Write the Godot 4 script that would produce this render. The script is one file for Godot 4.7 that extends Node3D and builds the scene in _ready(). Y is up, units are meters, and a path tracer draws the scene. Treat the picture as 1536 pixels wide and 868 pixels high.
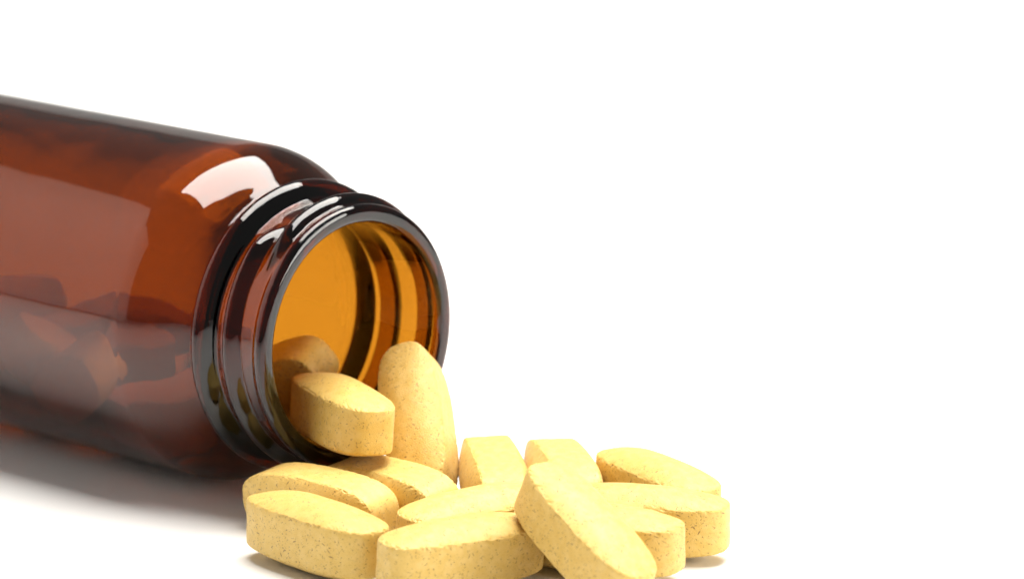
extends Node3D
# Lengths are given in millimetres of the real things and multiplied by MM.
const MM := 0.001
const DEPTH := Vector3(0, 21.43, 0)          # middle of the bottle mouth
const YAW := 0.7587                           # the bottle points this far towards the camera
const LONG := 21.4
const WIDE := 8.2
const BAND := 5.4
const DOME := 1.6
const OVAL := 2.95

var rng := RandomNumberGenerator.new()
var tablet_looks: Array = []
var tablet_meshes: Array = []


func _ready() -> void:
	rng.seed = 20
	# --- camera
	var cam := Camera3D.new()
	cam.name = "camera"
	var lens := CameraAttributesPhysical.new()
	lens.frustum_focal_length = 186.39
	lens.frustum_focus_distance = 0.535
	lens.exposure_aperture = 33.0
	lens.frustum_near = 0.05
	lens.frustum_far = 20.0
	cam.attributes = lens
	add_child(cam)
	cam.position = Vector3(18.746, 147.018, 537.28) * MM
	cam.rotation = Vector3(-0.218898, 0, 0)
	cam.fov = 7.3679
	cam.near = 0.05
	cam.far = 20.0
	cam.current = true
	# --- the dim studio around, and the exposure
	var env := Environment.new()
	env.background_mode = Environment.BG_COLOR
	env.background_color = grey(0.13, Color(1.0, 0.99, 0.97))
	env.tonemap_mode = Environment.TONE_MAPPER_LINEAR
	env.tonemap_exposure = 1.36
	env.sdfgi_enabled = true
	env.ssao_enabled = true
	env.ssil_enabled = true
	var around := WorldEnvironment.new()
	around.name = "studio"
	around.environment = env
	add_child(around)
	# --- lamps
	softbox("overhead_softbox", "large white softbox hanging above the bottle and tablets", Vector3(117, 520, -112), Vector3(80, 0, -85), Vector2(490, 385), 9.4, Color(1.0, 0.985, 0.96))
	softbox("front_softbox", "small white softbox to the right of the camera, facing the tablets", Vector3(600, 190, 190), Vector3(20, 10, 20), Vector2(320, 260), 7.0, Color(1.0, 0.985, 0.96))
	# --- setting
	build_table()
	build_reflector()
	# --- things
	make_looks()
	build_bottle()
	build_tablets()


func grey(v: float, tint := Color.WHITE) -> Color:
	return Color(v * tint.r, v * tint.g, v * tint.b).linear_to_srgb()


func tag(o: Node, label: String, category: String, group := "", kind := "") -> void:
	if label:
		o.set_meta("label", label)
	if category:
		o.set_meta("category", category)
	if group:
		o.set_meta("group", group)
	if kind:
		o.set_meta("kind", kind)


# A housing with a glowing front and an area light of the same size just in front of it.
func softbox(called: String, label: String, at: Vector3, towards: Vector3, size: Vector2, radiance: float, tint: Color) -> void:
	var o := Node3D.new()
	o.name = called
	add_child(o)
	o.look_at_from_position(at * MM, towards * MM, Vector3(cos(YAW), 0, sin(YAW)) if absf((towards - at).normalized().y) > 0.97 else Vector3.UP)
	tag(o, label, "softbox")
	var shell := StandardMaterial3D.new()
	shell.albedo_color = grey(0.03)
	shell.roughness = 0.7
	var box := BoxMesh.new()
	box.size = Vector3(size.x + 16, size.y + 16, 60) * MM
	var h := MeshInstance3D.new()
	h.name = "housing"
	h.mesh = box
	h.material_override = shell
	h.position = Vector3(0, 0, 32) * MM
	o.add_child(h, true)
	var glow := StandardMaterial3D.new()
	glow.albedo_color = grey(0.7)
	glow.emission_enabled = true
	glow.emission = Color(1, 1, 1)
	glow.emission_energy_multiplier = 0.3
	var face := BoxMesh.new()
	face.size = Vector3(size.x, size.y, 3) * MM
	var d := MeshInstance3D.new()
	d.name = "lamp_diffuser"
	d.mesh = face
	d.material_override = glow
	o.add_child(d, true)
	var lamp := AreaLight3D.new()
	lamp.name = "lamp"
	lamp.area_size = size * MM
	lamp.area_normalize_energy = true
	lamp.light_color = tint
	lamp.light_energy = radiance * size.x * size.y * MM * MM / PI
	lamp.area_range = 6.0
	lamp.shadow_enabled = true
	lamp.position = Vector3(0, 0, -3) * MM
	o.add_child(lamp, true)


# ---------------------------------------------------------------- mesh making
# A grid of points, rows x cols; it closes round the columns. Front faces run clockwise.
func grid_mesh(p: PackedVector3Array, rows: int, cols: int, smooth := true) -> ArrayMesh:
	var idx := PackedInt32Array()
	for i in rows - 1:
		for j in cols:
			var k := (j + 1) % cols
			var a := i * cols + j
			var b := i * cols + k
			var c := (i + 1) * cols + j
			var d := (i + 1) * cols + k
			idx.append_array(PackedInt32Array([a, b, c, b, d, c]))
	var volume := 0.0
	for t in range(0, idx.size(), 3):
		volume += p[idx[t]].dot(p[idx[t + 1]].cross(p[idx[t + 2]]))
	if volume > 0.0:
		for t in range(0, idx.size(), 3):
			var q := idx[t + 1]
			idx[t + 1] = idx[t + 2]
			idx[t + 2] = q
	var n := PackedVector3Array()
	n.resize(p.size())
	for t in range(0, idx.size(), 3):
		var f := (p[idx[t + 2]] - p[idx[t]]).cross(p[idx[t + 1]] - p[idx[t]])
		n[idx[t]] += f
		n[idx[t + 1]] += f
		n[idx[t + 2]] += f
	for i in n.size():
		n[i] = n[i].normalized()
	var arrays := []
	arrays.resize(Mesh.ARRAY_MAX)
	arrays[Mesh.ARRAY_VERTEX] = p
	if smooth:
		arrays[Mesh.ARRAY_NORMAL] = n
	arrays[Mesh.ARRAY_INDEX] = idx
	var m := ArrayMesh.new()
	m.add_surface_from_arrays(Mesh.PRIMITIVE_TRIANGLES, arrays)
	return m


func noise(seed_: int, frequency: float, octaves := 3) -> FastNoiseLite:
	var f := FastNoiseLite.new()
	f.seed = seed_
	f.noise_type = FastNoiseLite.TYPE_SIMPLEX_SMOOTH
	f.frequency = frequency
	f.fractal_octaves = octaves
	return f


# A smooth curve through the points (x = place along, y = radius), cut into short steps.
func curve_through(pts: Array, step: float) -> PackedVector2Array:
	var out := PackedVector2Array()
	for i in pts.size() - 1:
		var p0: Vector2 = pts[maxi(i - 1, 0)]
		var p1: Vector2 = pts[i]
		var p2: Vector2 = pts[i + 1]
		var p3: Vector2 = pts[mini(i + 2, pts.size() - 1)]
		var n := clampi(int(p1.distance_to(p2) / step), 1, 60)
		for k in n:
			out.append(p1.cubic_interpolate(p2, p0, p3, float(k) / n) if p1.distance_to(p2) < 12.0 else p1.lerp(p2, float(k) / n))
	out.append(pts[-1])
	return out


# ---------------------------------------------------------------- the table
func build_table() -> void:
	var profile := PackedVector2Array()           # (z, y): flat, then sweeping up at the back
	for i in 13:
		profile.append(Vector2(900.0 - i * 150.0, 0))
	for i in range(1, 13):
		var a := i / 12.0 * PI / 2
		profile.append(Vector2(-900 - 300 * sin(a), 300 - 300 * cos(a)))
	profile.append(Vector2(-1200, 360))
	var st := SurfaceTool.new()
	st.begin(Mesh.PRIMITIVE_TRIANGLES)
	st.set_smooth_group(0)
	var w := 1400.0
	for i in profile.size() - 1:
		var a := Vector3(-w, profile[i].y, profile[i].x) * MM
		var b := Vector3(w, profile[i].y, profile[i].x) * MM
		var c := Vector3(-w, profile[i + 1].y, profile[i + 1].x) * MM
		var d := Vector3(w, profile[i + 1].y, profile[i + 1].x) * MM
		for v in [a, c, b, b, c, d]:
			st.add_vertex(v)
	st.generate_normals()
	var m := StandardMaterial3D.new()
	m.albedo_color = grey(0.86, Color(1.0, 0.995, 0.985))
	m.roughness = 0.55
	m.metallic_specular = 0.4
	var o := MeshInstance3D.new()
	o.name = "table_surface"
	o.mesh = st.commit()
	o.material_override = m
	add_child(o)
	tag(o, "seamless white tabletop sweeping up behind the bottle and tablets", "table", "", "structure")


func build_reflector() -> void:
	var m := StandardMaterial3D.new()
	m.albedo_color = grey(0.5)
	m.roughness = 0.9
	var box := BoxMesh.new()
	box.size = Vector3(6, 400, 760) * MM
	var o := MeshInstance3D.new()
	o.name = "reflector_board"
	o.mesh = box
	o.material_override = m
	o.position = Vector3(-378, 204, -190) * MM
	add_child(o)
	tag(o, "upright white reflector board standing on the table left of the bottle", "reflector")


# ---------------------------------------------------------------- the bottle
func bump(u: float) -> float:
	return pow(maxf(0.0, 1.0 - u * u), 1.05)


func build_bottle() -> void:
	var outer := curve_through([Vector2(0.02, 15.0), Vector2(0.0, 15.6), Vector2(0.12, 16.05), Vector2(0.45, 16.4), Vector2(0.95, 16.52), Vector2(1.5, 16.42), Vector2(2.0, 16.25), Vector2(3, 16.2), Vector2(6, 16.2), Vector2(9, 16.2), Vector2(12.2, 16.3), Vector2(12.9, 16.6), Vector2(13.7, 17.35), Vector2(15.0, 18.65), Vector2(16.5, 19.85), Vector2(18.2, 20.75), Vector2(20.2, 21.3), Vector2(22.4, 21.43), Vector2(30, 21.43), Vector2(50, 21.43), Vector2(70, 21.43), Vector2(100, 21.43), Vector2(103, 20.9), Vector2(104.6, 19.4), Vector2(105, 17.4), Vector2(104.6, 14), Vector2(103.6, 6), Vector2(103.4, 0.0)], 0.16)
	var inner := curve_through([Vector2(0.02, 15.0), Vector2(0.16, 14.55), Vector2(0.55, 14.27), Vector2(1.2, 14.2), Vector2(4, 14.15), Vector2(8, 14.15), Vector2(10.4, 14.15), Vector2(12, 14.17), Vector2(13.5, 14.35), Vector2(15, 14.75), Vector2(16.5, 15.5), Vector2(18, 16.6), Vector2(19.6, 17.8), Vector2(21.5, 18.7), Vector2(24, 19.3), Vector2(28, 19.52), Vector2(33, 19.55), Vector2(50, 19.55), Vector2(70, 19.55), Vector2(96, 19.5), Vector2(99, 18.6), Vector2(100.4, 16), Vector2(100.2, 8), Vector2(100.0, 0.0)], 0.2)
	outer.reverse()
	var line := outer.duplicate()
	line.append_array(inner.slice(1))
	var n_outer := outer.size()
	var cols := 400
	var p := PackedVector3Array()
	p.resize(line.size() * cols)
	var wobble := noise(11, 0.9, 3)
	var ripple := noise(12, 0.05, 2)
	var axis := Vector3(cos(YAW), 0, sin(YAW))
	var side := Vector3(-sin(YAW), 0, cos(YAW))
	for i in line.size():
		var t := line[i].x
		for j in cols:
			var deg := 360.0 * j / cols
			var r := line[i].y
			if i < n_outer and t > 0.5 and t < 40.0:
				var more := 0.0
				if t < 14.0:
					more = 2.1 * bump((t - 10.25) / 1.95)                    # the bead under the thread
					for turn in 2:
						var s: float = fposmod((56.6 - deg) / 360.0, 1.0) + turn
						if s > 1.1:
							continue
						var fade := smoothstep(-0.005, 0.09, s) * (1.0 - smoothstep(1.03, 1.095, s))
						more = maxf(more, 1.32 * fade * bump((t - 2.75 - 3.1 * s) / 1.45))
					more += more * 0.012 * wobble.get_noise_3d(t * 0.7, r * cos(deg_to_rad(deg)) * 2.2, r * sin(deg_to_rad(deg)) * 2.2)
				r += more
			if r > 1.0:
				var ca := cos(deg_to_rad(deg))
				var sa := sin(deg_to_rad(deg))
				r += (0.03 if i < n_outer else 0.09) * ripple.get_noise_3d(t, r * ca, r * sa) * smoothstep(8.0, 20.0, t)
			var th := deg_to_rad(deg)
			p[i * cols + j] = (-axis * t + (Vector3.UP * cos(th) + side * sin(th)) * r) * MM
	var bottle := Node3D.new()
	bottle.name = "medicine_bottle"
	bottle.position = DEPTH * MM
	add_child(bottle)
	tag(bottle, "open amber brown glass medicine bottle lying on its side, threaded mouth towards the tablets", "bottle")
	var glass := StandardMaterial3D.new()
	glass.resource_name = "amber_glass"
	glass.transparency = BaseMaterial3D.TRANSPARENCY_ALPHA
	glass.albedo_color = clear(Color(0.88, 0.70, 0.42))
	glass.roughness = 0.0
	glass.clearcoat_enabled = true
	glass.clearcoat = 0.05
	glass.clearcoat_roughness = 0.0
	glass.refraction_enabled = true
	glass.refraction_scale = 0.052
	add_part(bottle, "glass_wall", grid_mesh(p, line.size(), cols), glass)
	# The colour inside the glass: a layer in the middle of the wall, and cores in the bead and
	# the thread, so that light which goes through more glass comes out darker.
	var dye := StandardMaterial3D.new()
	dye.resource_name = "amber_colour_in_glass"
	dye.transparency = BaseMaterial3D.TRANSPARENCY_ALPHA
	dye.albedo_color = clear(Color(0.172, 0.0385, 0.0004))
	dye.roughness = 0.0
	dye.refraction_enabled = true
	dye.refraction_scale = 0.0
	var middle := curve_through([Vector2(101.8, 0.0), Vector2(102.2, 8), Vector2(102.4, 15), Vector2(101.4, 19), Vector2(99, 20.3), Vector2(96, 20.5), Vector2(60, 20.5), Vector2(34, 20.5), Vector2(28, 20.5), Vector2(24, 20.42), Vector2(20.8, 19.9), Vector2(18.6, 18.9), Vector2(16.8, 17.7), Vector2(15.4, 16.6), Vector2(13.8, 15.7), Vector2(12.5, 15.35), Vector2(11.2, 15.25), Vector2(9, 15.2), Vector2(4, 15.2), Vector2(0.5, 15.25)], 0.4)
	add_part(bottle, "amber_layer", ring_mesh(middle, 240, axis, side), dye)
	var deep := dye.duplicate()
	deep.albedo_color = clear(Color(0.36, 0.18, 0.05))
	var loop := PackedVector2Array()
	for i in 33:
		loop.append(Vector2(10.25 + 1.45 * cos(TAU * i / 32), 16.55 + 1.15 * sin(TAU * i / 32)))
	add_part(bottle, "bead_core", ring_mesh(loop, 240, axis, side), deep)
	var lip := PackedVector2Array()
	for i in 33:
		lip.append(Vector2(1.05 + 0.72 * cos(TAU * i / 32), 15.38 + 0.78 * sin(TAU * i / 32)))
	add_part(bottle, "lip_core", ring_mesh(lip, 240, axis, side), deep)
	var helix := PackedVector3Array()
	var steps := 260
	for i in steps + 1:
		var s := 0.012 + 1.07 * i / steps
		var fade := smoothstep(-0.005, 0.09, s) * (1.0 - smoothstep(1.03, 1.095, s))
		var th := deg_to_rad(56.6 - 360.0 * s)
		for j in 20:
			var c := Vector2(2.75 + 3.1 * s + 1.05 * fade * cos(TAU * j / 20), 16.35 + 0.95 * fade * sin(TAU * j / 20))
			helix.append((-axis * c.x + (Vector3.UP * cos(th) + side * sin(th)) * c.y) * MM)
	add_part(bottle, "thread_core", grid_mesh(helix, steps + 1, 20, false), deep)


func clear(c: Color) -> Color:
	var o := c.linear_to_srgb()
	o.a = 0.0
	return o


func add_part(parent: Node3D, called: String, m: Mesh, look: Material) -> void:
	var o := MeshInstance3D.new()
	o.name = called
	o.mesh = m
	o.material_override = look
	parent.add_child(o, true)


func ring_mesh(line: PackedVector2Array, cols: int, axis: Vector3, side: Vector3) -> ArrayMesh:
	var p := PackedVector3Array()
	for v in line:
		for j in cols:
			var th := TAU * j / cols
			p.append((-axis * v.x + (Vector3.UP * cos(th) + side * sin(th)) * v.y) * MM)
	return grid_mesh(p, line.size(), cols, false)


# ---------------------------------------------------------------- the tablets
func make_looks() -> void:
	var side := 640
	var tile := 13.0                                  # millimetres across one tile
	var cloud := noise(31, 0.012, 4).get_seamless_image(side, side, false, false, 0.2)
	var fine := noise(32, 0.12, 3).get_seamless_image(side, side, false, false, 0.2)
	var color := Image.create(side, side, false, Image.FORMAT_RGB8)
	var high := Image.create(side, side, false, Image.FORMAT_RGB8)
	var rim_of := Color(0.79, 0.54, 0.142)
	var pale := Color(0.83, 0.59, 0.195)
	var deep := Color(0.74, 0.475, 0.095)
	var marks := PackedFloat32Array()
	marks.resize(side * side)
	var pits := PackedFloat32Array()
	pits.resize(side * side)
	var px := side / tile
	for k in 1300:
		var strong := k < 380
		var c := Vector2(rng.randf(), rng.randf()) * side
		var a := rng.randf() * PI
		var l := px * (rng.randf_range(0.045, 0.17) if strong else rng.randf_range(0.03, 0.13))
		if rng.randf() < 0.12:
			l *= 2.2
		var w := px * (rng.randf_range(0.04, 0.085) if strong else rng.randf_range(0.03, 0.06))
		var dark := rng.randf_range(0.45, 0.95) if strong else rng.randf_range(0.1, 0.38)
		var pit := rng.randf_range(0.0, 0.7)
		var reach := int(maxf(l, w) + 2)
		for y in range(-reach, reach + 1):
			for x in range(-reach, reach + 1):
				var q := Vector2(x, y).rotated(a)
				var v := clampf(1.5 - sqrt(pow(q.x / l, 2) + pow(q.y / w, 2)) * 1.2, 0.0, 1.0)
				if v > 0.0:
					var at := posmod(int(c.y) + y, side) * side + posmod(int(c.x) + x, side)
					marks[at] = maxf(marks[at], v * dark)
					pits[at] = maxf(pits[at], v * pit)
	for y in side:
		for x in side:
			var g := cloud.get_pixel(x, y).r
			var f := fine.get_pixel(x, y).r
			var c := rim_of.lerp(pale, clampf((g - 0.5) * 2.0, 0, 1)).lerp(deep, clampf((0.5 - g) * 2.0, 0, 1) * 0.8)
			c = c.lerp(pale, clampf((f - 0.62) * 1.6, 0, 0.5)).lerp(deep, clampf((0.38 - f) * 1.4, 0, 0.45))
			c = c.lerp(Color(0.20, 0.085, 0.022), marks[y * side + x])
			color.set_pixel(x, y, c.linear_to_srgb())
			var hgt := clampf(0.72 + (f - 0.5) * 0.55 + (g - 0.5) * 0.25 - pits[y * side + x] * 0.5, 0, 1)
			high.set_pixel(x, y, Color(hgt, hgt, hgt))
	var color_map := ImageTexture.create_from_image(color)
	high.bump_map_to_normal_map(3.5)
	var relief := ImageTexture.create_from_image(high)
	for k in 26:
		var m := StandardMaterial3D.new()
		m.resource_name = "tablet"
		m.albedo_texture = color_map
		var v := rng.randf_range(0.93, 1.0)
		m.albedo_color = Color(v, v * rng.randf_range(0.985, 1.0), v * rng.randf_range(0.95, 1.0))
		m.roughness = 0.5
		m.metallic_specular = 0.5
		m.rim_enabled = true
		m.rim = 0.2
		m.rim_tint = 0.0
		m.uv1_triplanar = true
		m.uv1_triplanar_sharpness = 4.0
		m.uv1_scale = Vector3.ONE * (1000.0 / tile)
		m.uv1_offset = Vector3(rng.randf(), rng.randf(), rng.randf()) * 7.0
		m.normal_enabled = true
		m.normal_texture = relief
		m.normal_scale = 1.0
		tablet_looks.append(m)
	for k in 5:
		tablet_meshes.append(tablet_shape(100 + k))


func tablet_shape(seed_: int) -> ArrayMesh:
	var cols := 280
	var prof := PackedVector2Array()                   # (share of the outline, height)
	for i in 15:
		var rho := pow(i / 15.0, 0.8) * 0.93
		prof.append(Vector2(rho, BAND / 2 + DOME * (1 - rho * rho)))
	for q in [[0.945, 0.0], [0.96, 0.0], [0.972, -0.01], [0.982, -0.03], [0.99, -0.075], [0.996, -0.14]]:
		prof.append(Vector2(q[0], BAND / 2 + DOME * (1 - q[0] * q[0]) + q[1]))
	for i in 9:
		prof.append(Vector2(1.0 + 0.006 * sin(PI * (i + 0.5) / 9.0), BAND / 2 - 0.17 - (BAND - 0.34) * i / 16.0))
	var half := prof.size() - 1
	prof[half].y = 0.0
	for i in range(half - 1, -1, -1):
		prof.append(Vector2(prof[i].x, -prof[i].y))
	var chips := noise(seed_, 1.5, 4)
	var soft := noise(seed_ + 50, 0.12, 2)
	var grain := noise(seed_ + 90, 3.0, 2)
	var p := PackedVector3Array()
	p.resize(prof.size() * cols)
	for i in prof.size():
		for j in cols:
			var th := TAU * j / cols
			var c := cos(th)
			var s := sin(th)
			var x := LONG / 2 * signf(c) * pow(absf(c), 2.0 / OVAL)
			var z := WIDE / 2 * signf(s) * pow(absf(s), 2.0 / OVAL)
			var v := Vector3(x * prof[i].x, prof[i].y, z * prof[i].x)
			var near := exp(-pow((absf(v.y) - BAND / 2 - 0.02) / 0.28, 2)) * smoothstep(0.9, 0.97, prof[i].x)
			var cut := clampf(chips.get_noise_3dv(v) - 0.02, 0.0, 1.0) * 0.42 * near
			var inward := -Vector3(v.x / LONG, v.y / (BAND + DOME * 2) * 1.1, v.z / WIDE).normalized()
			v += inward * cut
			v += -inward * (soft.get_noise_3dv(v) * 0.05 + grain.get_noise_3dv(v) * 0.012)
			p[i * cols + j] = v * MM
	return grid_mesh(p, prof.size(), cols)


func tablet(k: int, at: Vector3, turn: Vector3, size: float, label: String, group: String) -> void:
	var o := MeshInstance3D.new()
	o.name = "yellow_tablet" if k == 0 else "yellow_tablet_%03d" % k
	o.mesh = tablet_meshes[k % tablet_meshes.size()]
	o.material_override = tablet_looks[k]
	add_child(o, true)
	o.transform = Transform3D(Basis(turn.normalized(), turn.length()).scaled_local(Vector3.ONE * size), at * MM)
	tag(o, label, "tablet", group)


func build_tablets() -> void:
	var spilled := "speckled yellow tablets spilled from the bottle"
	var list := [
		[Vector3(-4.177, 4.398, 28.663), Vector3(0.0183, 2.3029, -0.0093), 1.022, "yellow tablet lying flat at the left front of the pile"],
		[Vector3(-4.318, 4.251, 14.847), Vector3(-0.6976, 1.7608, 1.9146), 0.9759, "yellow tablet on edge under the bottle mouth, behind the left front tablet"],
		[Vector3(12.849, 4.343, 36.373), Vector3(0.0709, 0.5911, -0.0385), 1.0016, "yellow tablet lying flat in the middle of the front row"],
		[Vector3(14.371, 4.233, 23.03), Vector3(0.0968, 0.6425, -0.0212), 0.9837, "yellow tablet lying flat in the middle of the pile, behind the middle front tablet"],
		[Vector3(3.841, 4.288, 10.961), Vector3(1.5797, -0.5762, 0.6992), 0.9694, "yellow tablet standing on edge right under the tablet on the bottle lip"],
		[Vector3(16.684, 4.368, 5.138), Vector3(1.3473, -1.154, 1.0883), 0.9899, "yellow tablet on edge, end on, beside the steep tablet leaning on the mouth"],
		[Vector3(25.031, 4.112, 3.454), Vector3(1.2836, -1.0719, 1.0557), 0.9941, "yellow tablet on edge, end on, second from the steep tablet"],
		[Vector3(36.515, 4.202, 7.637), Vector3(0.0255, -0.9674, -0.0264), 0.9771, "yellow tablet lying flat at the back right corner of the pile"],
		[Vector3(34.017, 4.313, 22.078), Vector3(0.0443, -0.2627, 0.002), 1.0026, "yellow tablet lying flat and broadside, reaching farthest right of the pile"],
		[Vector3(28.969, 4.24, 29.704), Vector3(-0.024, 2.6484, 0.0522), 0.9947, "yellow tablet lying flat half under the tilted front tablet, its right end showing"],
		[Vector3(27.081, 7.257, 40.013), Vector3(0.5246, 2.1718, 0.1761), 1.0151, "yellow tablet tilted up over the others, largest in the foreground right of the middle"],
		[Vector3(7.131, 10.101, -1.129), Vector3(-1.5474, 0.4124, -1.5948), 0.9704, "yellow tablet standing steeply, leaning on the right edge of the bottle mouth"],
		[Vector3(-2.155, 12.563, 3.075), Vector3(0.0416, 1.988, -0.0883), 1.0245, "yellow tablet sticking out of the bottle over the lower lip"],
		[Vector3(-12.144, 11.069, -16.216), Vector3(1.276, -1.7243, -2.2603), 1.0003, "yellow tablet in the shade inside the bottle mouth, behind the one on the lip"],
	]
	for k in list.size():
		tablet(k, list[k][0], list[k][1], list[k][2], list[k][3], spilled)
	var inside := [
		[Vector3(-25.28, 7.33, -17.78), Vector3(-0.115, 2.183, -0.103), "dim tablet seen through the brown glass, lowest under the bottle shoulder"],
		[Vector3(-21.37, 11.45, -31.44), Vector3(0.164, -0.715, 0.182), "dim tablet seen through the brown shoulder glass, nearest the neck"],
		[Vector3(-35.29, 12.31, -17.54), Vector3(0.300, 1.543, -1.251), "dim tablet seen through the brown glass against the near wall of the bottle"],
		[Vector3(-40.47, 10.36, -33.04), Vector3(0.271, 0.873, -0.758), "dim tablet seen through the brown glass at the left edge of the picture"],
		[Vector3(-35.26, 10.73, -46.96), Vector3(-0.347, 2.651, 0.149), "dim tablet at the far wall behind the heap seen through the brown glass"],
		[Vector3(-56.53, 12.72, -37.62), Vector3(-0.458, 2.218, 0.353), "tablet in the near side of the bottle, beyond the left edge of the picture"],
		[Vector3(-51.41, 11.60, -54.99), Vector3(1.038, 0.541, -0.233), "tablet deepest in the bottle, left of the picture"],
	]
	for k in inside.size():
		tablet(14 + k, inside[k][0], inside[k][1], 1.0, inside[k][2], "tablets still inside the bottle")
